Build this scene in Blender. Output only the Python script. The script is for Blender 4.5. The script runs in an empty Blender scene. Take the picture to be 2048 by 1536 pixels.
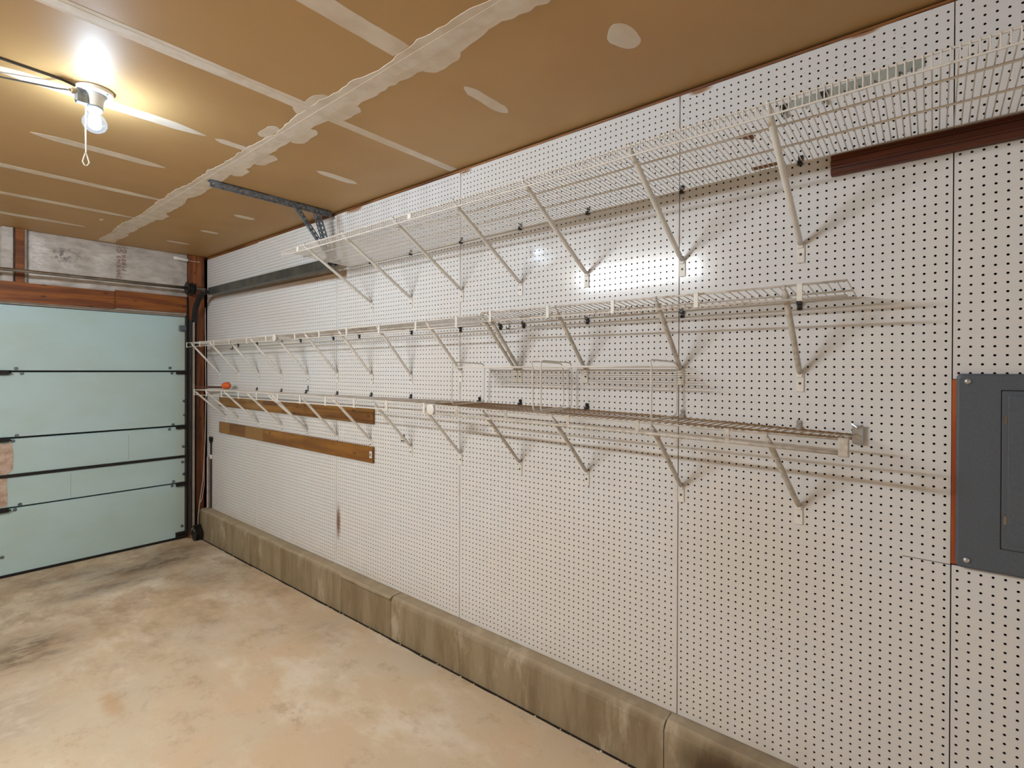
import bpy, math, random
import numpy as np
from mathutils import Matrix, Vector
random.seed(7)
SC = bpy.context.scene
COL = SC.collection
H = 1.585            # eye height above the floor; every z below is written relative to the eye
# ------------------------------------------------------------------ camera
FPX, PHI, CX, PITCH, ROLL = 1021.26, 0.8808029, 1.9704, -0.0038574, 0.0038913
F = np.array([math.sin(PHI)*math.cos(PITCH), math.cos(PHI)*math.cos(PITCH), math.sin(PITCH)])
R = np.array([math.cos(PHI), -math.sin(PHI), 0.0]); U = np.cross(R, F)
R2 = math.cos(ROLL)*R + math.sin(ROLL)*U; U2 = -math.sin(ROLL)*R + math.cos(ROLL)*U
cd = bpy.data.cameras.new('camera'); cam = bpy.data.objects.new('camera', cd); COL.objects.link(cam)
cd.sensor_fit = 'HORIZONTAL'; cd.sensor_width = 36.0; cd.lens = FPX/2048*36.0; cd.shift_y = -24.78/2048
cd.clip_start = 0.02
M4 = Matrix.Identity(4)
for i in range(3):
    M4[i][0], M4[i][1], M4[i][2] = R2[i], U2[i], -F[i]
M4.translation = Vector((-CX, 0, H)); cam.matrix_world = M4
SC.camera = cam
# ------------------------------------------------------------------ world, light, exposure
SC.view_settings.view_transform = 'Standard'; SC.view_settings.look = 'None'
SC.view_settings.gamma = 1.0; SC.view_settings.use_curve_mapping = False
SC.view_settings.exposure = -0.17
w = bpy.data.worlds.new('world'); SC.world = w; w.use_nodes = True
bg = w.node_tree.nodes['Background']; bg.inputs[0].default_value = (1.0, 0.97, 0.93, 1); bg.inputs[1].default_value = 0.24
BULB_STRENGTH = 760.0
def light(name, kind, loc, power, color, **kw):
    l = bpy.data.lights.new(name, kind); l.energy = power; l.color = color
    for k, v in kw.items(): setattr(l, k, v)
    o = bpy.data.objects.new(name, l); COL.objects.link(o); o.location = (loc[0], loc[1], loc[2]+H); return o
for k in range(7):      # a second, tube-shaped ceiling lamp left of the picture
    light('tube_lamp_light', 'POINT', (-3.05, 1.85+.20*k, 1.02), 39, (0.84, 0.93, 1.0), shadow_soft_size=0.05)
fill = light('rear_fill_light', 'AREA', (-2.9, -2.55, -0.2), 16, (1.0, 0.97, 0.93), shape='RECTANGLE', size=5.0, size_y=2.3)  # broad soft fill added behind the camera; no real source is known there
fill.rotation_euler = (math.radians(90), 0, 0)     # faces +Y, into the garage

# ------------------------------------------------------------------ mesh helpers
WO = {}
class MB:
    def __init__(s): s.v = []; s.f = []
    def add(s, vs, fs):
        n = len(s.v); s.v += [tuple(map(float, a)) for a in vs]; s.f += [tuple(i+n for i in f) for f in fs]; return s
    def box(s, x0, x1, y0, y1, z0, z1):
        x0, x1 = min(x0, x1), max(x0, x1); y0, y1 = min(y0, y1), max(y0, y1); z0, z1 = min(z0, z1), max(z0, z1)
        v = [(x0,y0,z0),(x1,y0,z0),(x1,y1,z0),(x0,y1,z0),(x0,y0,z1),(x1,y0,z1),(x1,y1,z1),(x0,y1,z1)]
        return s.add(v, [(0,3,2,1),(4,5,6,7),(0,1,5,4),(1,2,6,5),(2,3,7,6),(3,0,4,7)])
    def bbox(s, x0, x1, y0, y1, z0, z1, b=.002, axis='x'):
        """box with its silhouette chamfered around one axis (front edges softened)"""
        x0, x1 = min(x0, x1), max(x0, x1); y0, y1 = min(y0, y1), max(y0, y1); z0, z1 = min(z0, z1), max(z0, z1)
        def ring(a, i):
            if axis == 'x': return [(a,y0+i,z0+i),(a,y1-i,z0+i),(a,y1-i,z1-i),(a,y0+i,z1-i)]
            if axis == 'y': return [(x0+i,a,z0+i),(x0+i,a,z1-i),(x1-i,a,z1-i),(x1-i,a,z0+i)]
            return [(x0+i,y0+i,a),(x1-i,y0+i,a),(x1-i,y1-i,a),(x0+i,y1-i,a)]
        a0, a1 = {'x': (x0, x1), 'y': (y0, y1), 'z': (z0, z1)}[axis]
        v = ring(a0, b) + ring(a0+b, 0) + ring(a1-b, 0) + ring(a1, b)
        f = [(3,2,1,0), (12,13,14,15)]
        for k in range(3):
            for i in range(4): f.append((4*k+i, 4*k+(i+1)%4, 4*k+4+(i+1)%4, 4*k+4+i))
        return s.add(v, f)
    def tube(s, pts, r, n=6, caps=True, flat=None):
        pts = [np.array(p, float) for p in pts]; m = len(pts); vs = []; fs = []
        rs = r if isinstance(r, (list, tuple)) else [r]*m
        up = None
        for i, p in enumerate(pts):
            if i == 0: d = pts[1]-p
            elif i == m-1: d = p-pts[i-1]
            else:
                a = p-pts[i-1]; b = pts[i+1]-p
                d = a/np.linalg.norm(a)+b/np.linalg.norm(b)
            d = d/np.linalg.norm(d)
            if up is None:
                up = np.array([0,0,1.0]) if abs(d[2]) < .8 else np.array([0,1.0,0])
            u = up-d*(up@d); u /= np.linalg.norm(u); up = u; wv = np.cross(d, u)
            fa = flat or (1, 1)
            for k in range(n):
                t = 2*math.pi*(k+.5)/n
                vs.append(p+rs[i]*(math.cos(t)*u*fa[0]+math.sin(t)*wv*fa[1]))
        for i in range(m-1):
            for k in range(n):
                fs.append((i*n+k, i*n+(k+1)%n, (i+1)*n+(k+1)%n, (i+1)*n+k))
        if caps:
            fs.append(tuple(range(n-1, -1, -1))); fs.append(tuple((m-1)*n+k for k in range(n)))
        return s.add(vs, fs)
    def lathe(s, c, prof, n=20, axis='z'):
        """prof: (radius, height) pairs along the axis from c"""
        vs = []; fs = []
        for (r, h) in prof:
            for k in range(n):
                t = 2*math.pi*k/n; a, b = r*math.cos(t), r*math.sin(t)
                vs.append({'z': (c[0]+a, c[1]+b, c[2]+h), 'x': (c[0]+h, c[1]+a, c[2]+b), 'y': (c[0]+a, c[1]+h, c[2]+b)}[axis])
        m = len(prof)
        for i in range(m-1):
            for k in range(n): fs.append((i*n+k, i*n+(k+1)%n, (i+1)*n+(k+1)%n, (i+1)*n+k))
        fs.append(tuple(range(n-1, -1, -1))); fs.append(tuple((m-1)*n+k for k in range(n)))
        return s.add(vs, fs)
    def prism(s, poly, a0, a1, axis='y'):
        """poly of 2-D points swept along an axis: y -> (x,z), x -> (y,z), z -> (x,y)"""
        n = len(poly); mk = {'y': lambda p, a: (p[0], a, p[1]), 'x': lambda p, a: (a, p[0], p[1]), 'z': lambda p, a: (p[0], p[1], a)}[axis]
        vs = [mk(p, a0) for p in poly]+[mk(p, a1) for p in poly]
        fs = [tuple(range(n-1, -1, -1)), tuple(range(n, 2*n))]+[(i, (i+1)%n, n+(i+1)%n, n+i) for i in range(n)]
        return s.add(vs, fs)
def make(name, mb, material, parent=None, smooth=False, origin=None):
    v = np.array(mb.v); v[:, 2] += H
    if origin is None: og = np.array([(v[:,0].min()+v[:,0].max())/2, (v[:,1].min()+v[:,1].max())/2, v[:,2].min()])
    else: og = np.array(origin, float)+np.array([0, 0, H])
    me = bpy.data.meshes.new(name); me.from_pydata((v-og).tolist(), [], mb.f); me.materials.append(material)
    me.update()
    if smooth:
        for p in me.polygons: p.use_smooth = True
    o = bpy.data.objects.new(name, me); COL.objects.link(o)
    po = WO[parent.name] if parent else np.zeros(3)
    if parent: o.parent = parent
    o.location = og-po; WO[o.name] = og
    return o
def fixn(o):
    import bmesh
    bm = bmesh.new(); bm.from_mesh(o.data); bmesh.ops.recalc_face_normals(bm, faces=bm.faces); bm.to_mesh(o.data); bm.free(); return o
def thing(name, label, cat, loc, group=None):
    o = bpy.data.objects.new(name, None); COL.objects.link(o); o.empty_display_size = .05
    og = np.array(loc, float)+np.array([0,0,H]); o.location = og; WO[o.name] = og
    return tag(o, label, cat, group)
def tag(o, label=None, cat=None, group=None, kind=None):
    if label: o['label'] = label
    if cat: o['category'] = cat
    if group: o['group'] = group
    if kind: o['kind'] = kind
    return o
def copy_at(src, name, parent, delta):
    c = src.copy(); COL.objects.link(c); c.parent = parent
    c.location = Vector(src.location)+Vector(delta); WO[c.name] = WO[src.name]+np.array(delta); return c

# ------------------------------------------------------------------ materials
def nt(name):
    m = bpy.data.materials.new(name); m.use_nodes = True; t = m.node_tree; b = t.nodes['Principled BSDF']; return m, t, b
def N(t, typ, **kw):
    n = t.nodes.new(typ)
    for k, v in kw.items():
        if k == 'op': n.operation = v
        else: setattr(n, k, v)
    return n
def math_(t, op, a, b=None, c=None, clamp=False):
    n = t.nodes.new('ShaderNodeMath'); n.operation = op; n.use_clamp = clamp
    for i, x in enumerate((a, b, c)):
        if x is None: continue
        if isinstance(x, (int, float)): n.inputs[i].default_value = x
        else: t.links.new(x, n.inputs[i])
    return n.outputs[0]
def mixc(t, fac, a, b):
    n = t.nodes.new('ShaderNodeMix'); n.data_type = 'RGBA'
    for s, x in ((n.inputs[0], fac), (n.inputs[6], a), (n.inputs[7], b)):
        if isinstance(x, (int, float)): s.default_value = x
        elif isinstance(x, tuple): s.default_value = (*x, 1)
        else: t.links.new(x, s)
    return n.outputs[2]
def pos(t, scale=(1, 1, 1)):
    g = t.nodes.new('ShaderNodeNewGeometry'); m = t.nodes.new('ShaderNodeVectorMath'); m.operation = 'MULTIPLY'
    t.links.new(g.outputs['Position'], m.inputs[0]); m.inputs[1].default_value = scale; return m.outputs[0]
def xyz(t):
    s = t.nodes.new('ShaderNodeSeparateXYZ'); t.links.new(pos(t), s.inputs[0]); return s.outputs
def noise(t, vec, scale, detail=4, rough=.55):
    n = t.nodes.new('ShaderNodeTexNoise'); n.inputs['Scale'].default_value = scale; n.inputs['Detail'].default_value = detail
    n.inputs['Roughness'].default_value = rough; t.links.new(vec, n.inputs['Vector']); return n.outputs['Fac']
def sstep(t, x, a, b):
    n = t.nodes.new('ShaderNodeMapRange'); n.interpolation_type = 'SMOOTHSTEP'; t.links.new(x, n.inputs[0])
    n.inputs[1].default_value = a; n.inputs[2].default_value = b; n.inputs[3].default_value = 0; n.inputs[4].default_value = 1; return n.outputs[0]
def bump(t, b, h, strength, dist=.002):
    n = t.nodes.new('ShaderNodeBump'); n.inputs['Strength'].default_value = strength; n.inputs['Distance'].default_value = dist
    t.links.new(h, n.inputs['Height']); t.links.new(n.outputs[0], b.inputs['Normal'])
def spot(t, P, c, rad, soft, axes, wob=None, wamp=.0):
    """soft-edged stain mask round the point c; axes: indices used; rad per axis"""
    acc = None
    for i, ci, ri in zip(axes, c, rad):
        d = math_(t, 'DIVIDE', math_(t, 'SUBTRACT', P[i], ci), ri); d2 = math_(t, 'MULTIPLY', d, d)
        acc = d2 if acc is None else math_(t, 'ADD', acc, d2)
    acc = math_(t, 'SQRT', acc)
    if wob is not None: acc = math_(t, 'ADD', acc, math_(t, 'MULTIPLY', math_(t, 'SUBTRACT', wob, .5), wamp))
    return math_(t, 'SUBTRACT', 1.0, sstep(t, acc, 1-soft, 1.0+soft*.4))
def simple(name, col, rough=.5, metal=0.0, var=.12, scale=12, col2=None, bmp=0, stretch=(1,1,1), spec=.5):
    m, t, b = nt(name); v = pos(t, stretch); n = noise(t, v, scale, 5)
    c2 = col2 or tuple(x*(1-var*2.2) for x in col)
    t.links.new(mixc(t, sstep(t, n, .35, .7), col, c2), b.inputs['Base Color'])
    b.inputs['Roughness'].default_value = rough; b.inputs['Metallic'].default_value = metal; b.inputs['Specular IOR Level'].default_value = spec
    if bmp: bump(t, b, n, bmp)
    return m
def wood(name, light_, dark, axis, rough=.45, seg=0, knots=True):
    m, t, b = nt(name); st = [26, 26, 26]; st[axis] = 1.6
    v = pos(t, tuple(st)); g = noise(t, v, 1.0, 5, .6); g2 = noise(t, pos(t, tuple(8 if i != axis else .8 for i in range(3))), 1.0, 3)
    c = mixc(t, sstep(t, g, .40, .62), light_, dark)
    c = mixc(t, math_(t, 'MULTIPLY', sstep(t, g2, .48, .66), .65), c, tuple(x*.6 for x in dark))
    if seg:
        P = xyz(t); cell = math_(t, 'FLOOR', math_(t, 'DIVIDE', P[axis], seg)); wn = t.nodes.new('ShaderNodeTexWhiteNoise'); wn.noise_dimensions = '1D'
        t.links.new(cell, wn.inputs['W'])
        c = mixc(t, math_(t, 'MULTIPLY', wn.outputs['Value'], .75), c, tuple(x*.55 for x in dark))
        w3 = math_(t, 'GREATER_THAN', wn.outputs['Value'], .78); c = mixc(t, math_(t, 'MULTIPLY', w3, .45), c, (.42, .24, .07))
    if knots:
        vo = t.nodes.new('ShaderNodeTexVoronoi'); vo.inputs['Scale'].default_value = 1.0
        t.links.new(pos(t, tuple(17 if i != axis else 7 for i in range(3))), vo.inputs['Vector'])
        k = math_(t, 'SUBTRACT', 1.0, sstep(t, vo.outputs['Distance'], .06, .2))
        c = mixc(t, math_(t, 'MULTIPLY', k, .8), c, tuple(x*.25 for x in dark))
    t.links.new(c, b.inputs['Base Color']); b.inputs['Roughness'].default_value = rough; bump(t, b, g, .15, .001)
    return m

# --- pegboard paint with the unpainted band under the track, rust runs and warm grime
def pegboard_material():
    m, t, b = nt('pegboard_white_paint'); P = xyz(t)
    n1 = noise(t, pos(t), 1.1, 3); n2 = noise(t, pos(t), 46, 4); n3 = noise(t, pos(t), 7, 5, .65)
    c = mixc(t, sstep(t, n1, .35, .68), (.70, .70, .705), (.69, .675, .66))
    c = mixc(t, math_(t, 'MULTIPLY', sstep(t, n2, .66, .78), .22), c, (.40, .34, .28))
    y, z = P[1], P[2]
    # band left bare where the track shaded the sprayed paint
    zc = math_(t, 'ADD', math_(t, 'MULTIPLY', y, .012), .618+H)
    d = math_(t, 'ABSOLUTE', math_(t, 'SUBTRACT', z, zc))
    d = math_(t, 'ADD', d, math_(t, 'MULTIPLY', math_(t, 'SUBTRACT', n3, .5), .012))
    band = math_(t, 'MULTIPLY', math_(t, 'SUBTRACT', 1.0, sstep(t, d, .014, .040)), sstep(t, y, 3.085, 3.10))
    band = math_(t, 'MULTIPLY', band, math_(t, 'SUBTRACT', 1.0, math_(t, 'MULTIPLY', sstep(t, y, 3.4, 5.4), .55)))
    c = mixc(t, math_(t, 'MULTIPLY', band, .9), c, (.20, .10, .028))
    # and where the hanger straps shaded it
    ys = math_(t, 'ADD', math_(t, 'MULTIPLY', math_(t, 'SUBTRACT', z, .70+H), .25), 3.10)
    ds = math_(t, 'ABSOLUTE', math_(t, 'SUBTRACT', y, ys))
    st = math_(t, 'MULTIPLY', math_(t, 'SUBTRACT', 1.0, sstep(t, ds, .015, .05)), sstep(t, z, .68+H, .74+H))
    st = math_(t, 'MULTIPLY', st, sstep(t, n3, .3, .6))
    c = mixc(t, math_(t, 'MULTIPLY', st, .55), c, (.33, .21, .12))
    # rust run beside the seam and short drips at other seams
    r = spot(t, P, (3.187, -1.06+H), (.028, .13), .7, (1, 2), n3, .8)
    c = mixc(t, math_(t, 'MULTIPLY', r, .85), c, (.16, .055, .02))
    for ys_ in (3.2129, 1.9937, .7745, 4.4321):
        dd = math_(t, 'ABSOLUTE', math_(t, 'SUBTRACT', y, ys_))
        run = math_(t, 'MULTIPLY', math_(t, 'SUBTRACT', 1.0, sstep(t, dd, .002, .022)), sstep(t, n3, .5, .72))
        c = mixc(t, math_(t, 'MULTIPLY', run, .5), c, (.42, .30, .2))
    # chipped paint and insect specks along the top edge
    sp = noise(t, pos(t), 120, 2)
    for (cy_, cz_, ry, rz) in ((.70, 1.074, .045, .014), (1.96, 1.07, .05, .012), (3.0, 1.07, .10, .016), (.18, 1.076, .05, .008)):
        k = spot(t, P, (cy_, cz_+H), (ry, rz), .5, (1, 2), n3, 1.4); c = mixc(t, math_(t, 'MULTIPLY', k, .9), c, (.30, .135, .05))
    for (cy_, cz_, ry, rz) in ((.68, .97, .16, .12), (.24, .99, .22, .07), (1.95, 1.0, .12, .07), (.40, -.9, .25, .2), (.85, -1.15, .12, .2)):
        k = math_(t, 'MULTIPLY', spot(t, P, (cy_, cz_+H), (ry, rz), .95, (1, 2), n3, .9), sstep(t, sp, .66, .72)); c = mixc(t, math_(t, 'MULTIPLY', k, .85), c, (.06, .04, .03))
    # yellowed patch on the near panel, grime near the curb
    yl = spot(t, P, (.52, -.66+H), (.34, .34), .95, (1, 2), n1, .9)
    c = mixc(t, math_(t, 'MULTIPLY', yl, .4), c, (.60, .545, .46))
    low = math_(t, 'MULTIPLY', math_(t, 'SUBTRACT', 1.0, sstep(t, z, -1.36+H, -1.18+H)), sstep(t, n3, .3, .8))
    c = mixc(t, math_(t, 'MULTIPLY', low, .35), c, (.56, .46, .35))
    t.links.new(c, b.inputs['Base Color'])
    b.inputs['Roughness'].default_value = .15; b.inputs['Specular IOR Level'].default_value = .25
    bump(t, b, noise(t, pos(t), 30, 3), .12, .0015)
    return m
def floor_material():
    m, t, b = nt('stained_concrete_floor'); P = xyz(t)
    n0 = noise(t, pos(t), .8, 5, .6); n1 = noise(t, pos(t, (1.0, .55, 1)), 2.6, 6, .65); n2 = noise(t, pos(t), 18, 5, .6); n3 = noise(t, pos(t), 5, 6, .7); n4 = noise(t, pos(t), 90, 3)
    n5 = noise(t, pos(t, (1.2, .8, 1)), 4.5, 8, .72); n6 = noise(t, pos(t, (1, 2.2, 1)), 9, 6, .7)
    c = mixc(t, sstep(t, n0, .38, .62), (.66, .515, .355), (.64, .56, .44))
    c = mixc(t, math_(t, 'MULTIPLY', sstep(t, n1, .48, .66), .75), c, (.80, .73, .62))
    c = mixc(t, math_(t, 'MULTIPLY', sstep(t, n5, .54, .70), .62), c, (.41, .295, .175))
    c = mixc(t, math_(t, 'MULTIPLY', sstep(t, n2, .6, .75), .35), c, (.42, .32, .22))
    c = mixc(t, math_(t, 'MULTIPLY', sstep(t, n4, .55, .8), .18), c, (.35, .27, .19))
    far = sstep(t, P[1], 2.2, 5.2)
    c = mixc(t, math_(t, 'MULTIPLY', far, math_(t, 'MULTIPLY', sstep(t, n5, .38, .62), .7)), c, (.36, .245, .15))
    # oil and tyre stains
    for (cx, cy, rx, ry, a) in ((-.62, 5.0, .42, .17, .95), (-.92, 4.75, .36, .12, .7), (-1.50, 4.02, .28, .30, .8), (-.36, 5.25, .28, .16, .7), (-1.15, 5.25, .4, .14, .55), (-.45, 4.35, .16, .3, .3), (-1.75, 3.3, .3, .35, .35), (-.30, 2.9, .14, .3, .25)):
        s = spot(t, P, (cx, cy), (rx, ry), .95, (0, 1), n5, 2.2)
        s = math_(t, 'MULTIPLY', s, math_(t, 'ADD', .45, math_(t, 'MULTIPLY', sstep(t, n6, .4, .6), .55)))
        c = mixc(t, math_(t, 'MULTIPLY', s, a), c, (.085, .05, .028))
    s = spot(t, P, (-1.30, 3.02), (.04, .17), .8, (0, 1), n6, 2.6)
    c = mixc(t, math_(t, 'MULTIPLY', s, .5), c, (.48, .27, .11))
    # hairline wandering marks
    wv = math_(t, 'ABSOLUTE', math_(t, 'SUBTRACT', noise(t, pos(t, (1, .6, 1)), 1.5, 3, .5), .5))
    ln = math_(t, 'SUBTRACT', 1.0, sstep(t, wv, .0, .012))
    c = mixc(t, math_(t, 'MULTIPLY', ln, math_(t, 'MULTIPLY', sstep(t, n3, .5, .7), .3)), c, (.33, .23, .15))
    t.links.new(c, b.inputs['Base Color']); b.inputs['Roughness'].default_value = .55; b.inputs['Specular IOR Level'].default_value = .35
    bump(t, b, n2, .15, .003)
    return m
def curb_material():
    m, t, b = nt('curb_concrete'); P = xyz(t)
    n1 = noise(t, pos(t, (3, 5, .9)), 2.2, 5, .65); n2 = noise(t, pos(t), 40, 5); n3 = noise(t, pos(t, (1, 1.6, .5)), 4, 5, .7)
    c = mixc(t, sstep(t, n1, .35, .68), (.295, .24, .155), (.20, .148, .082))
    c = mixc(t, math_(t, 'MULTIPLY', sstep(t, n3, .54, .70), .75), c, (.46, .40, .30))
    c = mixc(t, math_(t, 'MULTIPLY', sstep(t, n2, .6, .75), .3), c, (.22, .17, .1))
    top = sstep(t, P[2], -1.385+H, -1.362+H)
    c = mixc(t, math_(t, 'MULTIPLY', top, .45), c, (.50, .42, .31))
    s = spot(t, P, (.50, -1.47+H), (.26, .10), .6, (1, 2), n3, .9)
    s2 = spot(t, P, (.10, -1.44+H), (.30, .12), .6, (1, 2), n3, .9)
    c = mixc(t, math_(t, 'MULTIPLY', math_(t, 'MAXIMUM', s, s2), .92), c, (.06, .033, .012))
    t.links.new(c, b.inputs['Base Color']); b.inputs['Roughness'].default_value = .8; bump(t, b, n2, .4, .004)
    return m
def ceiling_material():
    m, t, b = nt('bare_drywall_kraft'); n1 = noise(t, pos(t), 1.3, 4); n2 = noise(t, pos(t), 160, 2); n3 = noise(t, pos(t), 9, 5, .7); P = xyz(t)
    c = mixc(t, sstep(t, n1, .3, .7), (.53, .34, .145), (.47, .285, .115))
    c = mixc(t, math_(t, 'MULTIPLY', n2, .2), c, (.33, .2, .09))
    c = mixc(t, math_(t, 'MULTIPLY', sstep(t, n3, .68, .8), .25), c, (.6, .45, .3))
    t.links.new(c, b.inputs['Base Color']); b.inputs['Roughness'].default_value = .52; b.inputs['Specular IOR Level'].default_value = .32
    bump(t, b, n2, .1, .001); return m
def foil_material():
    m, t, b = nt('insulation_facing'); n1 = noise(t, pos(t, (1, 1, 2.2)), 9, 5, .65); n2 = noise(t, pos(t), 30, 5, .7); n3 = noise(t, pos(t), 3, 3); P = xyz(t)
    c = mixc(t, sstep(t, n1, .35, .7), (.56, .52, .48), (.41, .365, .33))
    c = mixc(t, math_(t, 'MULTIPLY', sstep(t, n2, .62, .72), .5), c, (.25, .2, .17))
    s = spot(t, P, (-1.06, .93+H), (.14, .10), .95, (0, 2), n2, 2.6)
    c = mixc(t, math_(t, 'MULTIPLY', math_(t, 'MULTIPLY', s, sstep(t, n2, .48, .6)), .95), c, (.05, .035, .03))
    t.links.new(c, b.inputs['Base Color']); b.inputs['Roughness'].default_value = .38; b.inputs['Metallic'].default_value = .12
    bump(t, b, n1, .7, .012); return m
def door_material():
    m, t, b = nt('mint_door_facing'); n1 = noise(t, pos(t, (1, 1, 1.6)), 2.2, 4); n2 = noise(t, pos(t, (1, 1, 2)), 22, 5, .7); P = xyz(t)
    c = mixc(t, sstep(t, n1, .35, .7), (.45, .61, .635), (.43, .565, .555))
    c = mixc(t, math_(t, 'MULTIPLY', sstep(t, n2, .66, .76), .35), c, (.30, .34, .28))
    e = sstep(t, P[0], -.30, -.16); c = mixc(t, math_(t, 'MULTIPLY', e, math_(t, 'MULTIPLY', n2, .75)), c, (.50, .48, .34))
    t.links.new(c, b.inputs['Base Color']); b.inputs['Roughness'].default_value = .5; bump(t, b, n2, .1, .002); return m
def wire_material(name, base, rust, amount):
    m, t, b = nt(name); n = noise(t, pos(t), 22, 5, .7); n2 = noise(t, pos(t), 3.5, 3)
    f = math_(t, 'MULTIPLY', sstep(t, n, .62-amount*.5, .74-amount*.3), sstep(t, n2, .5-amount*.5, .8-amount*.3))
    t.links.new(mixc(t, f, base, rust), b.inputs['Base Color']); b.inputs['Roughness'].default_value = .42; return m
MAT = dict(
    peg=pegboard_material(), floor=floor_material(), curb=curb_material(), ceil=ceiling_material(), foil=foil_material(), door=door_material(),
    mud=simple('joint_compound', (.76, .68, .58), .75, var=.08, scale=7, col2=(.66, .56, .44), bmp=.3),
    tape=simple('joint_tape', (.77, .70, .61), .7, var=.08, scale=14, col2=(.66, .57, .46), bmp=.2),
    hole=simple('raw_hardboard', (.035, .018, .009), .9),
    dark=simple('dark_cavity_board', (.018, .011, .007), .95),
    wire_white=wire_material('white_coated_wire', (.72, .68, .63), (.35, .18, .06), .08),
    wire_mid=wire_material('white_wire_some_rust', (.66, .62, .57), (.30, .19, .10), .35),
    wire_rust=wire_material('rusty_coated_wire', (.50, .39, .25), (.26, .14, .045), .85),
    plastic=simple('white_plastic', (.76, .73, .68), .4, var=.05),
    grimy=simple('grimy_white_plastic', (.60, .56, .51), .5, var=.1, scale=40, col2=(.44, .385, .31)),
    black=simple('black_plastic_clip', (.02, .021, .023), .35),
    chrome=simple('bright_zinc_clip', (.58, .59, .60), .30, .7, var=.1),
    wood_post=wood('red_brown_stud', (.28, .085, .020), (.13, .032, .008), 2),
    wood_head=wood('orange_pine_header', (.27, .085, .012), (.145, .037, .007), 0),
    wood_board=wood('varnished_pine_board', (.36, .165, .020), (.215, .078, .009), 1, seg=.33),
    wood_dark=wood('dark_mahogany_moulding', (.15, .030, .008), (.050, .010, .004), 1, .5, knots=False),
    wood_plate=wood('raw_pine_plate', (.33, .135, .04), (.17, .055, .016), 1),
    stud_red=wood('redwood_stud', (.50, .12, .03), (.33, .06, .015), 2),
    rough=simple('gray_brown_strip', (.33, .27, .22), .6),
    steel=simple('galvanized_steel', (.23, .265, .305), .38, .7, var=.2, scale=40, col2=(.10, .12, .14)),
    track=simple('dark_track_steel', (.055, .062, .058), .4, .5, var=.2, scale=9, col2=(.115, .115, .09)),
    blacksteel=simple('black_greasy_steel', (.016, .013, .012), .5, .3),
    shaft=simple('shaft_steel', (.42, .36, .29), .32, .85, var=.15),
    gray=simple('gray_enamel', (.088, .106, .132), .5, 0, var=.1, scale=260, col2=(.070, .087, .111)),
    porcelain=simple('white_porcelain', (.78, .78, .76), .25, var=.03),
    brass=simple('dull_brass', (.55, .48, .33), .35, .8),
    cord=simple('cord_cotton', (.80, .77, .70), .8, var=.05),
    cable=simple('black_cable', (.035, .03, .025), .5),
    red=simple('orange_plastic', (.75, .13, .015), .45),
    strip=simple('gray_green_rail', (.36, .40, .37), .45, .2, var=.1),
    print=simple('red_brown_print', (.33, .17, .13), .7),
    torn=simple('torn_foil_patch', (.58, .47, .40), .45, .2, var=.2, scale=20, col2=(.40, .27, .19), bmp=.8),
    pinkcord=simple('pale_lift_cord', (.52, .42, .37), .6),
)
# glass bulb: thin clear shell that lets the lamp's light through, and the glowing core
gm, gt, gb = nt('bulb_glass'); gt.nodes.remove(gb); out = gt.nodes['Material Output']
tr = N(gt, 'ShaderNodeBsdfTransparent'); gl = N(gt, 'ShaderNodeBsdfGlossy'); gl.inputs['Roughness'].default_value = .05
em = N(gt, 'ShaderNodeEmission'); em.inputs[0].default_value = (.72, .85, 1, 1); em.inputs[1].default_value = 1.3
m1 = N(gt, 'ShaderNodeMixShader'); m1.inputs[0].default_value = .10; gt.links.new(tr.outputs[0], m1.inputs[1]); gt.links.new(gl.outputs[0], m1.inputs[2])
lw = N(gt, 'ShaderNodeLayerWeight'); lw.inputs[0].default_value = .35
m2 = N(gt, 'ShaderNodeMixShader'); fc = math_(gt, 'ADD', math_(gt, 'MULTIPLY', lw.outputs['Facing'], .35), .25); gt.links.new(fc, m2.inputs[0])
gt.links.new(m1.outputs[0], m2.inputs[1]); gt.links.new(em.outputs[0], m2.inputs[2]); gt.links.new(m2.outputs[0], out.inputs[0]); MAT['glass'] = gm
cm, ct, cb = nt('lamp_glow'); cb.inputs['Emission Color'].default_value = (.66, .83, 1, 1); cb.inputs['Emission Strength'].default_value = BULB_STRENGTH; MAT['glow'] = cm

# ================================================================== THE ROOM
Y0, Y1, XL, CZ = -2.55, 5.54, -5.6, 1.097
def fz(y): return -1.585-.0108*y          # the floor falls towards the garage door
mb = MB(); nx, ny = 2, 8
xs = [XL, -3, -.086]; ys = list(np.linspace(-2.7, 5.60, 9))
mb.v = [(x, y, fz(y)) for y in ys for x in xs]; mb.f = [(j*3+i, j*3+i+1, (j+1)*3+i+1, (j+1)*3+i) for j in range(8) for i in range(2)]
nv = len(mb.v); mb.v += [(x, y, fz(y)-.12) for y in ys for x in xs]
mb.f += [(j*3+2, (j+1)*3+2, nv+(j+1)*3+2, nv+j*3+2) for j in range(8)]
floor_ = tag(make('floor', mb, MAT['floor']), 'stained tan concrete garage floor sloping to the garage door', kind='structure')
mb = MB(); rnd = np.random.RandomState(2); jy = np.arange(-2.5, 5.5, .025); jw = np.interp(jy, np.arange(-2.6, 5.7, .12), rnd.rand(len(np.arange(-2.6, 5.7, .12))))
for y, w_ in zip(jy, jw): mb.v += [(-.088-.012*max(0, w_-.5), y, fz(y)+.0006), (-.074, y, fz(y)+.0006)]
mb.f = [(2*i, 2*i+1, 2*i+3, 2*i+2) for i in range(len(jy)-1)]
make('open_joint', mb, MAT['dark'], floor_)
ceiling = tag(make('ceiling', MB().box(XL, .06, -2.7, 5.72, CZ, CZ+.016), MAT['ceil'], origin=(-2, 2, CZ)), 'bare brown drywall ceiling with joint compound streaks', kind='structure')
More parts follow.
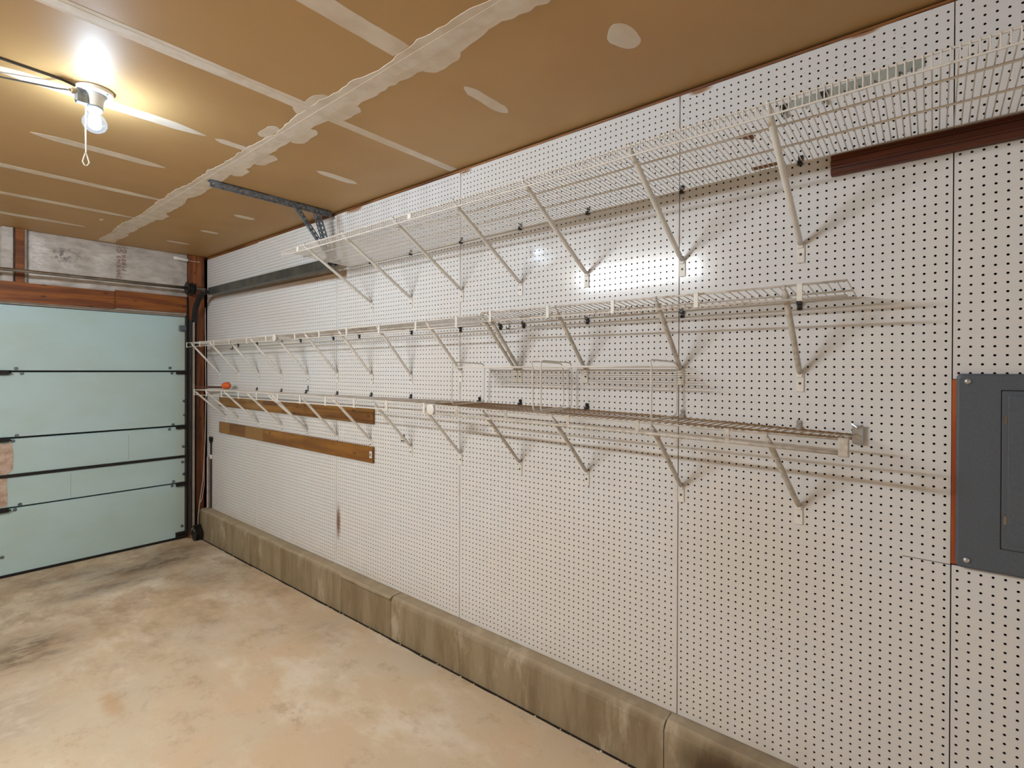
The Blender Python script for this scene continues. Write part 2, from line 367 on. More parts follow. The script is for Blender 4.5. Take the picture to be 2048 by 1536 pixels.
tag(make('wall_left', MB().box(XL-.1, XL, -2.7, 5.72, -1.9, 1.2), MAT['ceil']), 'plain brown drywall wall outside the picture', kind='structure')

def streak(name, axis, c, a0, a1, hw, rag=.25, taper=True, z=CZ, th=None, material='mud', seed=0, step=.012, drift=.0):
    """ragged flat smear of joint compound; axis 'x' or 'y' is its long direction"""
    if th is None: th = .0004+.0004*((seed*7919) % 13)/13
    rnd = np.random.RandomState(seed); n = max(10, int(abs(a1-a0)/step)); t = np.linspace(0, 1, n)
    def wob(k):
        r = np.zeros(n)
        for f, amp in ((3, .5), (9, .35), (27, .25)):
            ph = rnd.rand(int(f*abs(a1-a0)*1.2)+3)*2-1; r += amp*np.interp(t*(len(ph)-1), np.arange(len(ph)), ph)
        return r
    env = np.minimum(1, np.clip(np.minimum(t, 1-t)*5.5, 0, 1)**.6) if taper else np.ones(n)
    if taper == 'round': env = np.sqrt(np.clip(1-(2*t-1)**2, 0, 1))
    env = np.maximum(env, .06)
    L = hw*env*(1+rag*wob(0)); Rr = hw*env*(1+rag*wob(1)); dc = drift*wob(2)*.5
    mb = MB()
    for zz in (z+.0005, z-th):
        for i in range(n):
            a = a0+(a1-a0)*t[i]; k = 1 if zz > z else .96
            for s in (-L[i]*k, Rr[i]*k):
                mb.v.append((a, c+dc[i]+s, zz) if axis == 'x' else (c+dc[i]+s, a, zz))
    q = 2*n
    for i in range(n-1):
        j = 2*i; mb.f += [(q+j, q+j+1, q+j+3, q+j+2), (j, j+2, q+j+2, q+j), (j+1, q+j+1, q+j+3, j+3)]
    mb.f += [(0, q, q+1, 1), (2*n-2, 2*n-1, q+2*n-1, q+2*n-2)]
    return make(name, mb, MAT[material], ceiling)
streak('joint_compound_seam', 'y', -.797, -1.8, 5.53, .060, .45, False, seed=3, drift=.012, th=.0011)
streak('joint_tape', 'y', -.797, -1.8, 5.5, .027, .07, False, z=CZ-.0011, th=.0004, material='tape', seed=4)
streak('joint_compound_seam', 'x', 2.035, -2.9, -.85, .040, .10, False, seed=5)
streak('joint_tape', 'x', 2.038, -2.9, -.84, .021, .05, False, z=CZ-.0009, th=.0003, material='tape', seed=6)
streak('joint_compound_seam', 'x', 2.044, -.765, -.004, .027, .10, False, seed=7)
streak('compound_streak', 'x', 1.425, -2.9, -.855, .047, .14, False, seed=8)
for k, (yc, a0, a1, hw) in enumerate(((2.652, -1.80, -1.03, .040), (3.25, -1.566, -1.02, .036), (3.895, -2.1, -.80, .034), (4.51, -2.1, -.82, .032), (5.09, -2.1, -1.02, .034), (2.655, -.99, -.80, .026))):
    streak('compound_streak', 'x', yc, a0, a1, hw, .16, seed=20+k)
for k, (yc, a0, a1, hw) in enumerate(((.79, -.515, -.365, .046), (1.41, -.56, -.30, .030), (2.642, -.475, -.222, .030), (3.262, -.50, -.25, .026), (3.86, -.42, -.277, .030), (4.5, -.415, -.282, .030), (5.09, -.478, -.295, .026), (.17, -.52, -.3, .03))):
    streak('compound_patch', 'x', yc, a0, a1, hw, .22 if k else .3, 'round' if k == 0 else True, seed=40+k, step=.005)
for k, (a, b_, r) in enumerate(((-.728, 1.36, .036), (-.735, 2.30, .040), (-.725, 2.72, .036), (-.735, 3.0, .03), (-.735, 4.33, .038), (-.862, 2.0, .045), (-.865, 2.38, .03), (-.99, 4.75, .012), (-.735, 1.95, .035))):
    streak('compound_patch', 'y', a, b_-r*2.6, b_+r*2.6, r, .3, seed=60+k, step=.006)

# --- right wall: backing, studs and pegboard sheets with real holes
wall_r = tag(make('wall_right', MB().box(.05, .09, -2.7, 5.72, -1.75, CZ), MAT['dark'], origin=(.07, 2, -1.7)), 'white pegboard wall over a dark stud cavity', kind='structure')
INCH = .0254
def pegboard(y0, y1, z0, z1, oy=None, th=.0048):
    w_, h_ = y1-y0, z1-z0; ny, nz = int(w_/INCH+.02), int(h_/INCH+.02)
    gy = y0+(w_-ny*INCH)/2; gz = z0+(h_-nz*INCH)/2; r = .0035
    ang = np.arange(8)*math.pi/4; oyv, ozv = r*np.cos(ang), r*np.sin(ang)
    Yc = gy+(np.arange(ny)+.5)*INCH; Zc = gz+(np.arange(nz)+.5)*INCH
    YY, ZZ = np.meshgrid(Yc, Zc, indexing='ij'); n = ny*nz
    cy = YY.ravel()[:, None]; cz = ZZ.ravel()[:, None]
    cor = np.array([(1, 1), (-1, 1), (-1, -1), (1, -1)])*INCH/2
    Vy = np.concatenate([cy+cor[:, 0], cy+oyv, cy+oyv], 1); Vz = np.concatenate([cz+cor[:, 1], cz+ozv, cz+ozv], 1)
    Vx = np.concatenate([np.zeros((n, 12)), np.full((n, 8), th)], 1)
    V = np.stack([Vx, Vy, Vz+H], 2).reshape(-1, 3)
    # per cell: 4 front faces (corner k, corner k+1, ring) and 8 hole walls; corner k sits at ring index 2k+1
    ff = []
    for k in range(4):
        ff += [k, 4+(2*k+1) % 8, 4+(2*k+2) % 8, 4+(2*k+3) % 8, (k+1) % 4]
    fw = []
    for k in range(8): fw += [4+k, 4+(k+1) % 8, 12+(k+1) % 8, 12+k]
    pat = np.array(ff+fw); loops = (np.arange(n)[:, None]*20+pat).ravel()
    sizes = np.tile(np.array([5]*4+[4]*8), n)
    # margins, edges: plain boxes around the drilled field
    ex = MB(); ya, yb, za, zb = gy, gy+ny*INCH, gz, gz+nz*INCH
    def quad(a, b, c, d):
        if a < b-1e-6 and c < d-1e-6: ex.add([(0, a, c), (0, a, d), (0, b, d), (0, b, c)], [(0, 1, 2, 3)])
    quad(y0, ya, z0, z1); quad(yb, y1, z0, z1); quad(ya, yb, z0, za); quad(ya, yb, zb, z1)
    ex.add([(0,y0,z0),(0,y1,z0),(0,y1,z1),(0,y0,z1),(th,y0,z0),(th,y1,z0),(th,y1,z1),(th,y0,z1)], [(0,4,5,1),(1,5,6,2),(2,6,7,3),(3,7,4,0)])
    ev = np.array(ex.v); ev[:, 2] += H; nb = len(V); V = np.concatenate([V, ev])
    loops = np.concatenate([loops, np.array([i+nb for f in ex.f for i in f])]); sizes = np.concatenate([sizes, np.array([4]*len(ex.f))])
    og = np.array([0, (y0+y1)/2, z0+H]); V = V-og
    me = bpy.data.meshes.new('pegboard_panel'); me.vertices.add(len(V)); me.vertices.foreach_set('co', V.ravel().astype(np.float32))
    me.loops.add(len(loops)); me.loops.foreach_set('vertex_index', loops.astype(np.int32))
    st = np.concatenate([[0], np.cumsum(sizes)[:-1]]); me.polygons.add(len(sizes)); me.polygons.foreach_set('loop_start', st.astype(np.int32))
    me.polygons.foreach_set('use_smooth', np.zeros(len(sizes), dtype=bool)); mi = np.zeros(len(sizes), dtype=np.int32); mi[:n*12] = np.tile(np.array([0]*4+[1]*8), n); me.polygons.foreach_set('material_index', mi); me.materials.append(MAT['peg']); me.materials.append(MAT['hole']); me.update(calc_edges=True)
    o = bpy.data.objects.new('pegboard_panel', me); COL.objects.link(o); o.parent = wall_r; o.location = og-WO[wall_r.name]; WO[o.name] = og; return o
S0, PW, g_ = .7745, 1.2192, .0018
ZB, ZT = -1.3575, 1.0785
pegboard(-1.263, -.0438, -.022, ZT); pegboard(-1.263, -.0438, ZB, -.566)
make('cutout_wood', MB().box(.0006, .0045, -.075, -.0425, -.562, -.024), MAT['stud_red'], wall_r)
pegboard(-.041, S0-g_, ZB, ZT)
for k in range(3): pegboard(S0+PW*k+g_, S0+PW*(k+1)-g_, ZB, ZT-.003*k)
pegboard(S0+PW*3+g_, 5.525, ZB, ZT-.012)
make('saw_cut', MB().box(-.0006, .001, -.041, .07, -.5665, -.565), MAT['dark'], wall_r)
make('top_plate', MB().box(.006, .045, -2.6, 5.53, 1.02, CZ-.008), MAT['wood_plate'], wall_r)
for y in (-.066, .352, .762, 1.195, 1.573, 1.985, 2.405, 2.80, 3.20, 3.597, 4.0, 4.4, 4.795, 5.2):
    make('wall_stud', MB().box(.016, .049, y-.019, y+.019, -1.3575, 1.015), MAT['stud_red'], wall_r)
# slivers of the raw plate showing where the boards stop short of the ceiling
mb = MB(); rnd = np.random.RandomState(5); yy = np.arange(-1.2, 5.5, .02); zt = 1.0775+rnd.rand(len(yy))*.004
for i in range(len(yy)-1):
    mb.add([(-.0012, yy[i], zt[i]), (-.0012, yy[i+1], zt[i+1]), (-.0012, yy[i+1], CZ-.006-.002*zt[i]), (-.0012, yy[i], CZ-.006-.002*zt[i])], [(0, 1, 2, 3)])
tag(make('trim_1', mb.add([(.004, -1.2, 1.07), (.004, 5.48, 1.07), (.004, 5.48, CZ-.009), (.004, -1.2, CZ-.009)], [(0, 1, 2, 3)]), MAT['wood_plate']), 'thin strip of raw orange wood between pegboard and ceiling', kind='structure')

# --- concrete curb under the pegboard, cast in sections
curb = tag(make('baseboard_right', MB().box(.0, .05, -2.6, 5.53, -1.8, -1.36), MAT['curb']), 'low concrete curb along the foot of the pegboard wall', kind='structure')
def curb_section(y0, y1, ledge, seed):
    rnd = np.random.RandomState(seed); n = max(4, int((y1-y0)/.03)); mb = MB()
    def wob(k): return np.interp(np.linspace(0, 1, n), np.linspace(0, 1, max(3, n//k)), rnd.rand(max(3, n//k))-.5)
    a, b_, c_ = wob(3), wob(7), wob(2)
    for i in range(n):
        y = y0+(y1-y0)*i/(n-1); f = ledge+.010*b_[i]
        zt = -1.3600+.003*c_[i]-.002
        mb.v += [(.0, y, fz(y)-.1), (.0, y, zt), (-f+.014+.006*a[i], y, zt-.003+.004*a[i]), (-f, y, zt-.014+.008*c_[i]), (-.075, y, zt-.03), (-.075, y, fz(y)-.1)]
    for i in range(n-1):
        for k in range(6): mb.f.append((i*6+k, i*6+(k+1) % 6, (i+1)*6+(k+1) % 6, (i+1)*6+k))
    mb.f += [(0, 1, 2, 3, 4, 5), tuple((n-1)*6+k for k in (5, 4, 3, 2, 1, 0))]
    return fixn(make('curb_section', mb, MAT['curb'], curb))
for k, (a, b_, l) in enumerate(((-2.6, .795, .064), (.7985, 2.497, .068), (2.5, 3.028, .085), (3.031, 5.50, .072))): curb_section(a, b_, l, 11+k)
# chipped mortar crumbs along the foot of the curb
mb = MB(); rnd = np.random.RandomState(9)
for k in range(90):
    y = rnd.uniform(.1, 5.3); x = -.083-rnd.rand()**2*.03; s = rnd.uniform(.0015, .0055); z = fz(y)
    mb.add([(x-s, y, z), (x, y-s*1.6, z), (x+s, y, z), (x, y+s*2, z), (x+s*.2, y, z+s*.7)], [(0, 1, 4), (1, 2, 4), (2, 3, 4), (3, 0, 4)])
tag(make('mortar_crumbs', mb, MAT['mud']), 'pale crumbs scattered along the foot of the concrete curb', 'debris', kind='stuff')

# --- wall over the garage door
wall_f = tag(make('wall_far', MB().box(XL, .05, 5.70, 5.74, -1.75, CZ), MAT['dark'], origin=(-2, 5.7, -1.7)), 'framed end wall around the garage door', kind='structure')
make('corner_post', MB().bbox(-.152, -.020, 5.545, 5.69, fz(5.5)-.02, CZ-.002, .004, 'z'), MAT['wood_post'], wall_f)
make('jamb_trim', MB().bbox(-.172, -.150, 5.55, 5.598, -1.62, .67, .002, 'z'), MAT['blacksteel'], wall_f)
make('header_board', MB().bbox(-.730, -.173, 5.54, 5.578, .532, .686, .002, 'x'), MAT['wood_head'], wall_f)
make('header_board', MB().bbox(-3.9, -.732, 5.54, 5.578, .520, .672, .002, 'x'), MAT['wood_head'], wall_f)
make('header_backing', MB().box(-5, -.15, 5.60, 5.68, .50, .70), MAT['dark'], wall_f)
make('stop_strip', MB().box(-5, -.172, 5.555, 5.585, .512, .5295), MAT['rough'], wall_f)
make('stop_strip', MB().box(-5, -.16, 5.575, 5.60, .499, .5115), MAT['rough'], wall_f)
make('cripple_stud', MB().bbox(-1.362, -1.312, 5.548, 5.69, .672, CZ-.002, .002, 'z'), MAT['wood_head'], wall_f)
make('cripple_stud', MB().bbox(-2.60, -2.56, 5.548, 5.69, .672, CZ-.002, .002, 'z'), MAT['wood_head'], wall_f)
make('stud_edge_strip', MB().box(-1.309, -1.297, 5.552, 5.60, .675, CZ-.002), MAT['rough'], wall_f)
def batt(x0, x1, z0, z1, seed):
    rnd = np.random.RandomState(seed); nx, nz = 44, 16; mb = MB()
    g = rnd.rand(12, 6)
    for j in range(nz+1):
        for i in range(nx+1):
            u, v = i/nx, j/nz
            gx, gz = u*10.99, v*4.99; a, b_ = int(gx), int(gz); fx, fz_ = gx-a, gz-b_
            w_ = (g[a, b_]*(1-fx)+g[a+1, b_]*fx)*(1-fz_)+(g[a, b_+1]*(1-fx)+g[a+1, b_+1]*fx)*fz_
            edge = min(1, 7*min(u, 1-u)*(x1-x0), 6*min(v+.1, 1-v))
            zz = z0+(z1-z0)*v+(.016*(rnd.rand()-.5) if j == 0 else 0)
            mb.v.append((x0+(x1-x0)*u, 5.583-.022*edge-.022*(w_-.5)*edge, zz))
    for j in range(nz):
        for i in range(nx): k = j*(nx+1)+i; mb.f.append((k, k+1, k+nx+2, k+nx+1))
    o = make('insulation_batt', mb, MAT['foil'], wall_f, True); return o
b1 = batt(-1.297, -.158, .664, CZ-.002, 1); batt(-2.55, -1.3625, .66, CZ-.002, 2); batt(-3.8, -2.61, .66, CZ-.002, 3)
make('batt_fold', MB().prism([(-1.43, 5.545), (-1.376, 5.548), (-1.38, 5.56), (-1.44, 5.56)], .66, CZ-.003, 'z'), MAT['foil'], wall_f)
# printed words on the facing, running upwards
def words_(body, x, z, size, wide=1.0):
    c = bpy.data.curves.new('facing_print', 'FONT'); c.body = body; c.size = size; c.align_x = 'LEFT'; c.extrude = .0003; c.space_character = 1.12
    o = bpy.data.objects.new('facing_print_tmp', c); COL.objects.link(o); dg = bpy.context.evaluated_depsgraph_get()
    me = bpy.data.meshes.new_from_object(o.evaluated_get(dg)); bpy.data.objects.remove(o, do_unlink=True)
    me.materials.clear(); me.materials.append(MAT['print'])
    t = bpy.data.objects.new('facing_print', me); COL.objects.link(t); t.parent = b1
    t.rotation_euler = (math.radians(90), math.radians(-90), 0); t.scale = (wide, 1, 1)
    t.location = np.array([x, 5.5475, z+H])-WO[b1.name]
words_('OWENS COR', -.693, .775, .040, 1.42)
words_('FIBERGL', -.655, .862, .040, 1.42)

# --- the garage door
door = thing('door_1', 'pale mint insulated sectional garage door with dark joints', None, (-1.52, 5.62, -1.645)); door['kind'] = 'structure'
DX0, DX1 = -2.885, -.156
sec = [(-1.628, -1.112), (-1.1, -.862), (-.843, -.563), (-.548, -.036), (-.022, .497)]
secs = []
for z0, z1 in sec:
    s = make('door_section', MB().bbox(DX0, DX1, 5.60, 5.64, z0, z1, .004, 'y'), MAT['door'], door); secs.append(s)
make('door_backing', MB().box(DX0, DX1, 5.648, 5.66, -1.64, .5), MAT['blacksteel'], door)
make('bottom_seal', MB().bbox(DX0, DX1+.004, 5.592, 5.645, -1.668, -1.629, .004, 'x'), MAT['blacksteel'], door)
make('strut', MB().box(DX0, DX1, 5.590, 5.60, -.864, -.842), MAT['blacksteel'], door)
for si, z in ((1, -1.107), (3, -.556), (4, -.030)):
    for x, s in ((-.206, 1), (-1.437, -1)):
        m_ = MB().bbox(x-.042, x+.042, 5.572, 5.60, z-.026, z+.004, .003, 'y').tube([(x-.045, 5.578, z-.012), (x+.055, 5.578, z-.012)], .007, 8)
        if x > -1: m_.tube([(x+.04, 5.575, z-.014), (x+.075, 5.575, z-.014)], .012, 8)
        make('hinge', m_, MAT['blacksteel'], secs[si])
make('top_roller_bracket', MB().bbox(-.225, -.165, 5.56, 5.60, .358, .412, .004, 'y').tube([(-.20, 5.57, .385), (-.14, 5.57, .385)], .012, 8), MAT['steel'], secs[4])
make('bottom_bracket', MB().bbox(-.25, -.165, 5.575, 5.60, -1.60, -1.575, .003, 'y').bbox(-.25, -.165, 5.57, 5.60, -1.622, -1.606, .003, 'y'), MAT['blacksteel'], secs[0])
for (si, x, z) in ((4, -1.352, -.006), (3, -1.318, -.046), (4, -.295, .003), (3, -.279, -.046), (3, -1.347, -.538), (2, -1.369, -.579), (3, -.27, -.538), (2, -.299, -.580), (2, -.183, -.757), (1, -.189, -.906), (1, -.178, -1.024), (1, -1.329, -1.088), (0, -1.358, -1.124), (1, -.265, -1.082), (0, -.277, -1.122), (0, -.193, -1.525), (0, -1.431, -1.482), (3, -.177, -.316), (3, -.173, -.452)):
    make('bolt', MB().lathe((x, 5.60, z), [(.014, 0), (.013, -.003), (.006, -.0035), (.0055, -.007)], 10, 'y'), MAT['steel'], secs[si])
make('torn_facing', MB().prism([(-1.62, -.59), (-1.374, -.594), (-1.366, -.70), (-1.37, -.80), (-1.385, -.825), (-1.402, -.838), (-1.62, -.838)], 5.5975, 5.601, 'y'), MAT['torn'], secs[2])
make('torn_facing', MB().prism([(-1.62, -.866), (-1.40, -.866), (-1.405, -.93), (-1.40, -1.0), (-1.404, -1.09), (-1.62, -1.095)], 5.5975, 5.601, 'y'), MAT['torn'], secs[1])
for x in (-.62, -1.02): make('facing_seam', MB().box(x, x+.002, 5.5994, 5.60, -.83 if x > -1 else -1.09, -.60 if x > -1 else -.88), MAT['rough'], secs[2 if x > -1 else 1])

# ================================================================== DOOR TRACK AND SHAFT
trk = thing('garage_door_track', 'dark steel overhead door track beside the pegboard with ceiling hanger', 'door track', (-.11, 5.5, -1.6))
mb = MB().box(-.158, -.154, 5.46, 5.52, -1.60, .46).box(-.158, -.112, 5.516, 5.52, -1.60, .46).box(-.117, -.112, 5.47, 5.52, -1.60, .46)
make('vertical_track', mb, MAT['blacksteel'], trk)
make('track_lip', MB().box(-.152, -.134, 5.45, 5.456, -1.60, .44), MAT['rough'], trk)
arc = [(-.128, 5.485-.29*(1-math.cos(t)), .44+.27*math.sin(t)) for t in np.linspace(0, math.pi/2, 12)]
make('curved_track', MB().tube(arc, .020, 6, True, (1.0, 1.3)), MAT['blacksteel'], trk)
make('curved_track_rim', MB().tube([(x-.016, y, z+.004) for x, y, z in arc], .006, 6), MAT['shaft'], trk)
# horizontal run: ribbed C channel, slightly rising towards its free end
def slab(y0, z0, y1, z1, xa, xb, ha, hb):
    return MB().add([(xa, y0, z0+ha), (xb, y0, z0+ha), (xb, y0, z0+hb), (xa, y0, z0+hb), (xa, y1, z1+ha), (xb, y1, z1+ha), (xb, y1, z1+hb), (xa, y1, z1+hb)], [(0,1,2,3),(7,6,5,4),(0,4,5,1),(1,5,6,2),(2,6,7,3),(3,7,4,0)])
ya, za, yb, zb = 5.22, .722, 3.17, .718
for nm, xa, xb, ha, hb in (('horizontal_track', -.100, -.094, -.030, .024), ('track_top_flange', -.100, -.050, .024, .030), ('track_bottom_flange', -.100, -.060, -.036, -.030)):
    fixn(make(nm, slab(ya, za, yb, zb, xa, xb, ha, hb), MAT['track'], trk))
make('track_end_bracket', MB().bbox(-.104, -.098, 3.085, 3.20, .70, .742, .003, 'x').bbox(-.115, -.104, 3.10, 3.135, .690, .735, .002, 'x').box(-.07, -.06, 3.06, 3.13, .700, .738), MAT['blacksteel'], trk)
for y, z in ((3.08, .727), (3.125, .705)): make('bolt', MB().lathe((-.116, y+.015, z), [(.008, 0), (.007, -.006), (.003, -.007)], 8, 'x'), MAT['chrome'], trk)
def angle_iron(p0, p1, wd, leg1, leg2, name, hs=.16):
    """slotted angle from p0 to p1: two thin plates; leg directions given as vectors"""
    p0, p1, l1, l2 = (np.array(a, float) for a in (p0, p1, leg1, leg2)); d = p1-p0; Ln = np.linalg.norm(d); d /= Ln; th = .0025; mb = MB()
    for l, o_ in ((l1, l2), (l2, l1)):
        m = int(Ln/.03); hw, hl = wd*hs, hs*.045
        for k in range(m):          # ladder of cells, each with a slot through it
            a = Ln*k/m; b_ = Ln*(k+1)/m; c_ = (a+b_)/2
            def P_(s, t_, q_): return p0+d*s+l*t_+o_*q_
            out_ = [(a, 0), (b_, 0), (b_, wd), (a, wd)]; inn = [(c_-hl, wd*.5-hw), (c_+hl, wd*.5-hw), (c_+hl, wd*.5+hw), (c_-hl, wd*.5+hw)]
            vs = [P_(s, t_, q_) for q_ in (0, th) for (s, t_) in out_+inn]
            fs = []
            for i in range(4):
                j = (i+1) % 4; fs += [(i, j, 4+j, 4+i), (8+i, 12+i, 12+j, 8+j), (4+i, 4+j, 12+j, 12+i)]
            fs += [(0, 8, 9, 1), (2, 10, 11, 3)]
            mb.add(vs, fs)
    return make(name, mb, MAT['steel'], trk)
angle_iron((-.803, 3.232, 1.0945), (-.030, 3.232, 1.0945), .042, (0, 1, 0), (0, 0, -1), 'ceiling_angle', .09)
angle_iron((-.150, 3.232, 1.06), (-.045, 3.205, .715), .036, (.96, 0, .28), (0, 1, 0), 'hanger_strap')
angle_iron((-.305, 3.229, 1.075), (-.040, 3.20, .735), .024, (.78, 0, .62), (0, 1, 0), 'diagonal_strap')
for x in (-.70, -.46, -.22): make('bolt', MB().lathe((x, 3.26, 1.088), [(.009, 0), (.008, -.006), (.004, -.008)], 8), MAT['chrome'], trk)

sh = thing('torsion_shaft', 'steel shaft crossing the insulation above the garage door', 'shaft', (-1.5, 5.40, .73))
make('shaft_tube', MB().tube([(-3.9, 5.40, .722), (-.06, 5.40, .755)], .0135, 12), MAT['shaft'], sh, True)
make('cable_drum', MB().lathe((-.225, 5.40, .754), [(.052, 0), (.060, .004), (.060, .012), (.046, .018), (.046, .038), (.058, .044), (.058, .05), (.030, .054)], 18, 'x'), MAT['blacksteel'], sh)
make('bearing_bracket', MB().bbox(-.155, -.148, 5.36, 5.55, .70, .80, .004, 'x'), MAT['blacksteel'], sh)

cb_ = thing('lift_cable', 'thin pale cable hanging down the post beside the garage door track', 'cable', (-.06, 5.44, -1.5))
make('cable_strand', MB().tube([(-.020, 5.52, .60), (-.020, 5.50, -.26), (-.030, 5.49, -.70), (-.052, 5.48, -1.09), (-.082, 5.47, -1.28), (-.10, 5.46, -1.42), (-.104, 5.455, -1.52)], .004, 6), MAT['pinkcord'], cb_)
make('cable_strand', MB().tube([(-.030, 5.50, -.80), (-.037, 5.49, -1.14), (-.062, 5.475, -1.27), (-.085, 5.465, -1.30)], .0035, 6), MAT['pinkcord'], cb_)
pl = thing('bottom_pulley', 'black cable pulley on the floor at the foot of the post', 'pulley', (-.12, 5.43, -1.643))
make('pulley_wheel', MB().lathe((-.155, 5.42, -1.575), [(.045, 0), (.062, .004), (.062, .012), (.045, .022), (.045, .036), (.062, .044), (.062, .05), (.04, .055)], 20, 'x'), MAT['blacksteel'], pl)
make('pulley_plate', MB().bbox(-.150, -.082, 5.44, 5.452, -1.643, -1.50, .004, 'y'), MAT['blacksteel'], pl)
make('spring_wire', MB().tube([(-.168, 5.40+.045*math.cos(t), -1.575+.045*math.sin(t)) for t in np.linspace(-1.6, 1.2, 9)], .0035, 6), MAT['shaft'], pl)
for y, z in ((5.385, -1.535), (5.45, -1.60), (5.44, -1.53)): make('bolt', MB().lathe((-.157, y, z), [(.007, 0), (.006, -.006)], 8, 'x'), MAT['chrome'], pl)
wt = thing('paper_tag', 'white rolled tag pinned to the corner post just under the ceiling', 'tag', (-.2, 5.535, 1.03))
make('tag_sleeve', MB().tube([(-.285, 5.543, 1.046), (-.27, 5.540, 1.047), (-.175, 5.536, 1.040), (-.162, 5.538, 1.038)], [.012, .0175, .0165, .010], 10), MAT['plastic'], wt, True)
make('tag_string', MB().tube([(-.165, 5.537, 1.038), (-.105, 5.536, 1.036), (-.060, 5.541, 1.040)], .002, 5), MAT['cord'], wt)

# ================================================================== CEILING LAMP
LX, LY = -1.463, 2.562
lamp = thing('ceiling_lamp', 'white porcelain pull-chain lampholder with a glowing clear bulb on the ceiling', 'lamp', (LX, LY, CZ))
make('base_plate', MB().lathe((LX, LY, CZ-.0008), [(.060, -.014), (.0605, -.003), (.0605, 0)][::-1]+[(.057, -.017), (.045, -.019)], 36), MAT['porcelain'], lamp)
make('socket', MB().lathe((LX, LY, CZ), [(.040, -.019), (.034, -.026), (.029, -.040), (.0265, -.066), (.0245, -.070), (.024, -.082)], 28), MAT['porcelain'], lamp, True)
make('socket_ring', MB().lathe((LX, LY, CZ), [(.0245, -.0665), (.0275, -.068), (.0275, -.072), (.0245, -.0735)], 28), MAT['steel'], lamp, True)
for dx in (-.042, .042): make('screw', MB().lathe((LX+dx*.7, LY-dx, CZ-.0195), [(.005, .002), (.005, -.001), (.003, -.0025)], 10), MAT['steel'], lamp)
make('switch_body', MB().bbox(LX-.062, LX-.022, LY-.022, LY+.004, CZ-.070, CZ-.018, .005, 'x'), MAT['steel'], lamp)
make('switch_nut', MB().lathe((LX-.060, LY-.012, CZ-.034), [(.011, 0), (.011, -.012), (.006, -.014), (.005, -.022)], 12, 'x'), MAT['brass'], lamp)
bulb = make('bulb', MB().lathe((LX, LY, CZ-.082), [(.0125, 0), (.014, -.006), (.021, -.012), (.032, -.025), (.0395, -.042), (.0395, -.056), (.033, -.070), (.020, -.080), (.008, -.084), (.001, -.0845)], 32), MAT['glass'], lamp, True)
make('filament', MB().lathe((LX, LY, CZ-.092), [(.004, 0), (.015, -.007), (.020, -.020), (.020, -.036), (.014, -.050), (.003, -.056)], 16), MAT['glow'], bulb, True)
cx = LX-.030; cy_ = LY-.012; c0 = CZ-.070
make('pull_cord', MB().tube([(cx, cy_, c0), (cx-.001, cy_, c0-.10), (cx+.0005, cy_, c0-.195)], .0022, 6), MAT['cord'], lamp)
zl = c0-.195
make('cord_loop', MB().tube([(cx, cy_, zl+.006), (cx-.006, cy_, zl-.014), (cx-.0095, cy_, zl-.030), (cx-.004, cy_, zl-.043), (cx+.004, cy_, zl-.043), (cx+.0105, cy_, zl-.030), (cx+.006, cy_, zl-.014), (cx, cy_, zl+.006)], .0022, 6), MAT['cord'], lamp)
ca = make('lamp_cable', MB().tube([(LX-.05, LY+.002, 1.089), (LX-.10, LY-.012, 1.091), (-1.73, 2.545, 1.0915), (-2.2, 2.54, 1.0915), (-3.02, 2.46, 1.0915)], .0042, 6), MAT['cable'])
tag(ca, 'dark cable stapled flat to the ceiling, nearer of the two at the lamp', 'cable')
ca = make('lamp_cable', MB().tube([(LX-.075, LY-.010, 1.063), (LX-.11, LY+.04, 1.073), (-1.72, 2.68, 1.080), (-2.2, 2.75, 1.088), (-3.0, 2.8, 1.0915)], .0032, 6), MAT['cable'])
tag(ca, 'thin dark wire running slack into the lamp switch from the side', 'cable')

# ================================================================== WIRE SHELVES
XW = -.008
def brace(parent, yw, zw, yt, xt, zt, material, plate=True, wd=.0092):
    b = MB(); d = np.array([xt, yt, zt])-np.array([-.006, yw, zw])
    b.tube([(-.004, yw, zw), tuple(np.array([-.006, yw, zw])+d*.06), tuple(np.array([-.006, yw, zw])+d*.94), (xt, yt, zt)], [wd*.75, wd, wd, wd*.7], 8, True, (.85, 1.0))
    b.tube([(xt+.012, yt, zt-.006), (xt-.004, yt, zt+.004), (xt-.007, yt, zt+.012), (xt+.002, yt, zt+.015)], .0035, 6)
    o = make('support_brace', b, material, parent, True)
    if plate:
        p_ = make('brace_foot', MB().bbox(-.0045, -.0002, yw-.0125, yw+.0125, zw-.062, zw+.004, .0015, 'x').bbox(-.009, -.004, yw-.008, yw+.008, zw-.012, zw+.004, .001, 'x'), MAT['plastic'], o)
        q_ = make('foot_screw', MB().lathe((-.0046, yw, zw-.033), [(.0045, 0), (.004, -.002), (.0015, -.0025)], 8, 'x'), MAT['black'], o)
    return o
def clip(parent, y, z, up, material='black'):
    s = 1 if up else -1
    mb = MB().bbox(-.016, -.0003, y-.008, y+.008, z-.008, z+.008, .002, 'x').bbox(-.006, -.0003, y-.0075, y+.0075, z+s*.004, z+s*.026, .0015, 'x').tube([(-.006, y-.006, z+s*.02), (-.013, y, z+s*.016), (-.006, y+.006, z+s*.02)], .0025, 5)
    return make('wall_clip', mb, MAT[material], parent)
def lin(tab, y):
    ys, zs = zip(*tab); return float(np.interp(y, ys, zs))
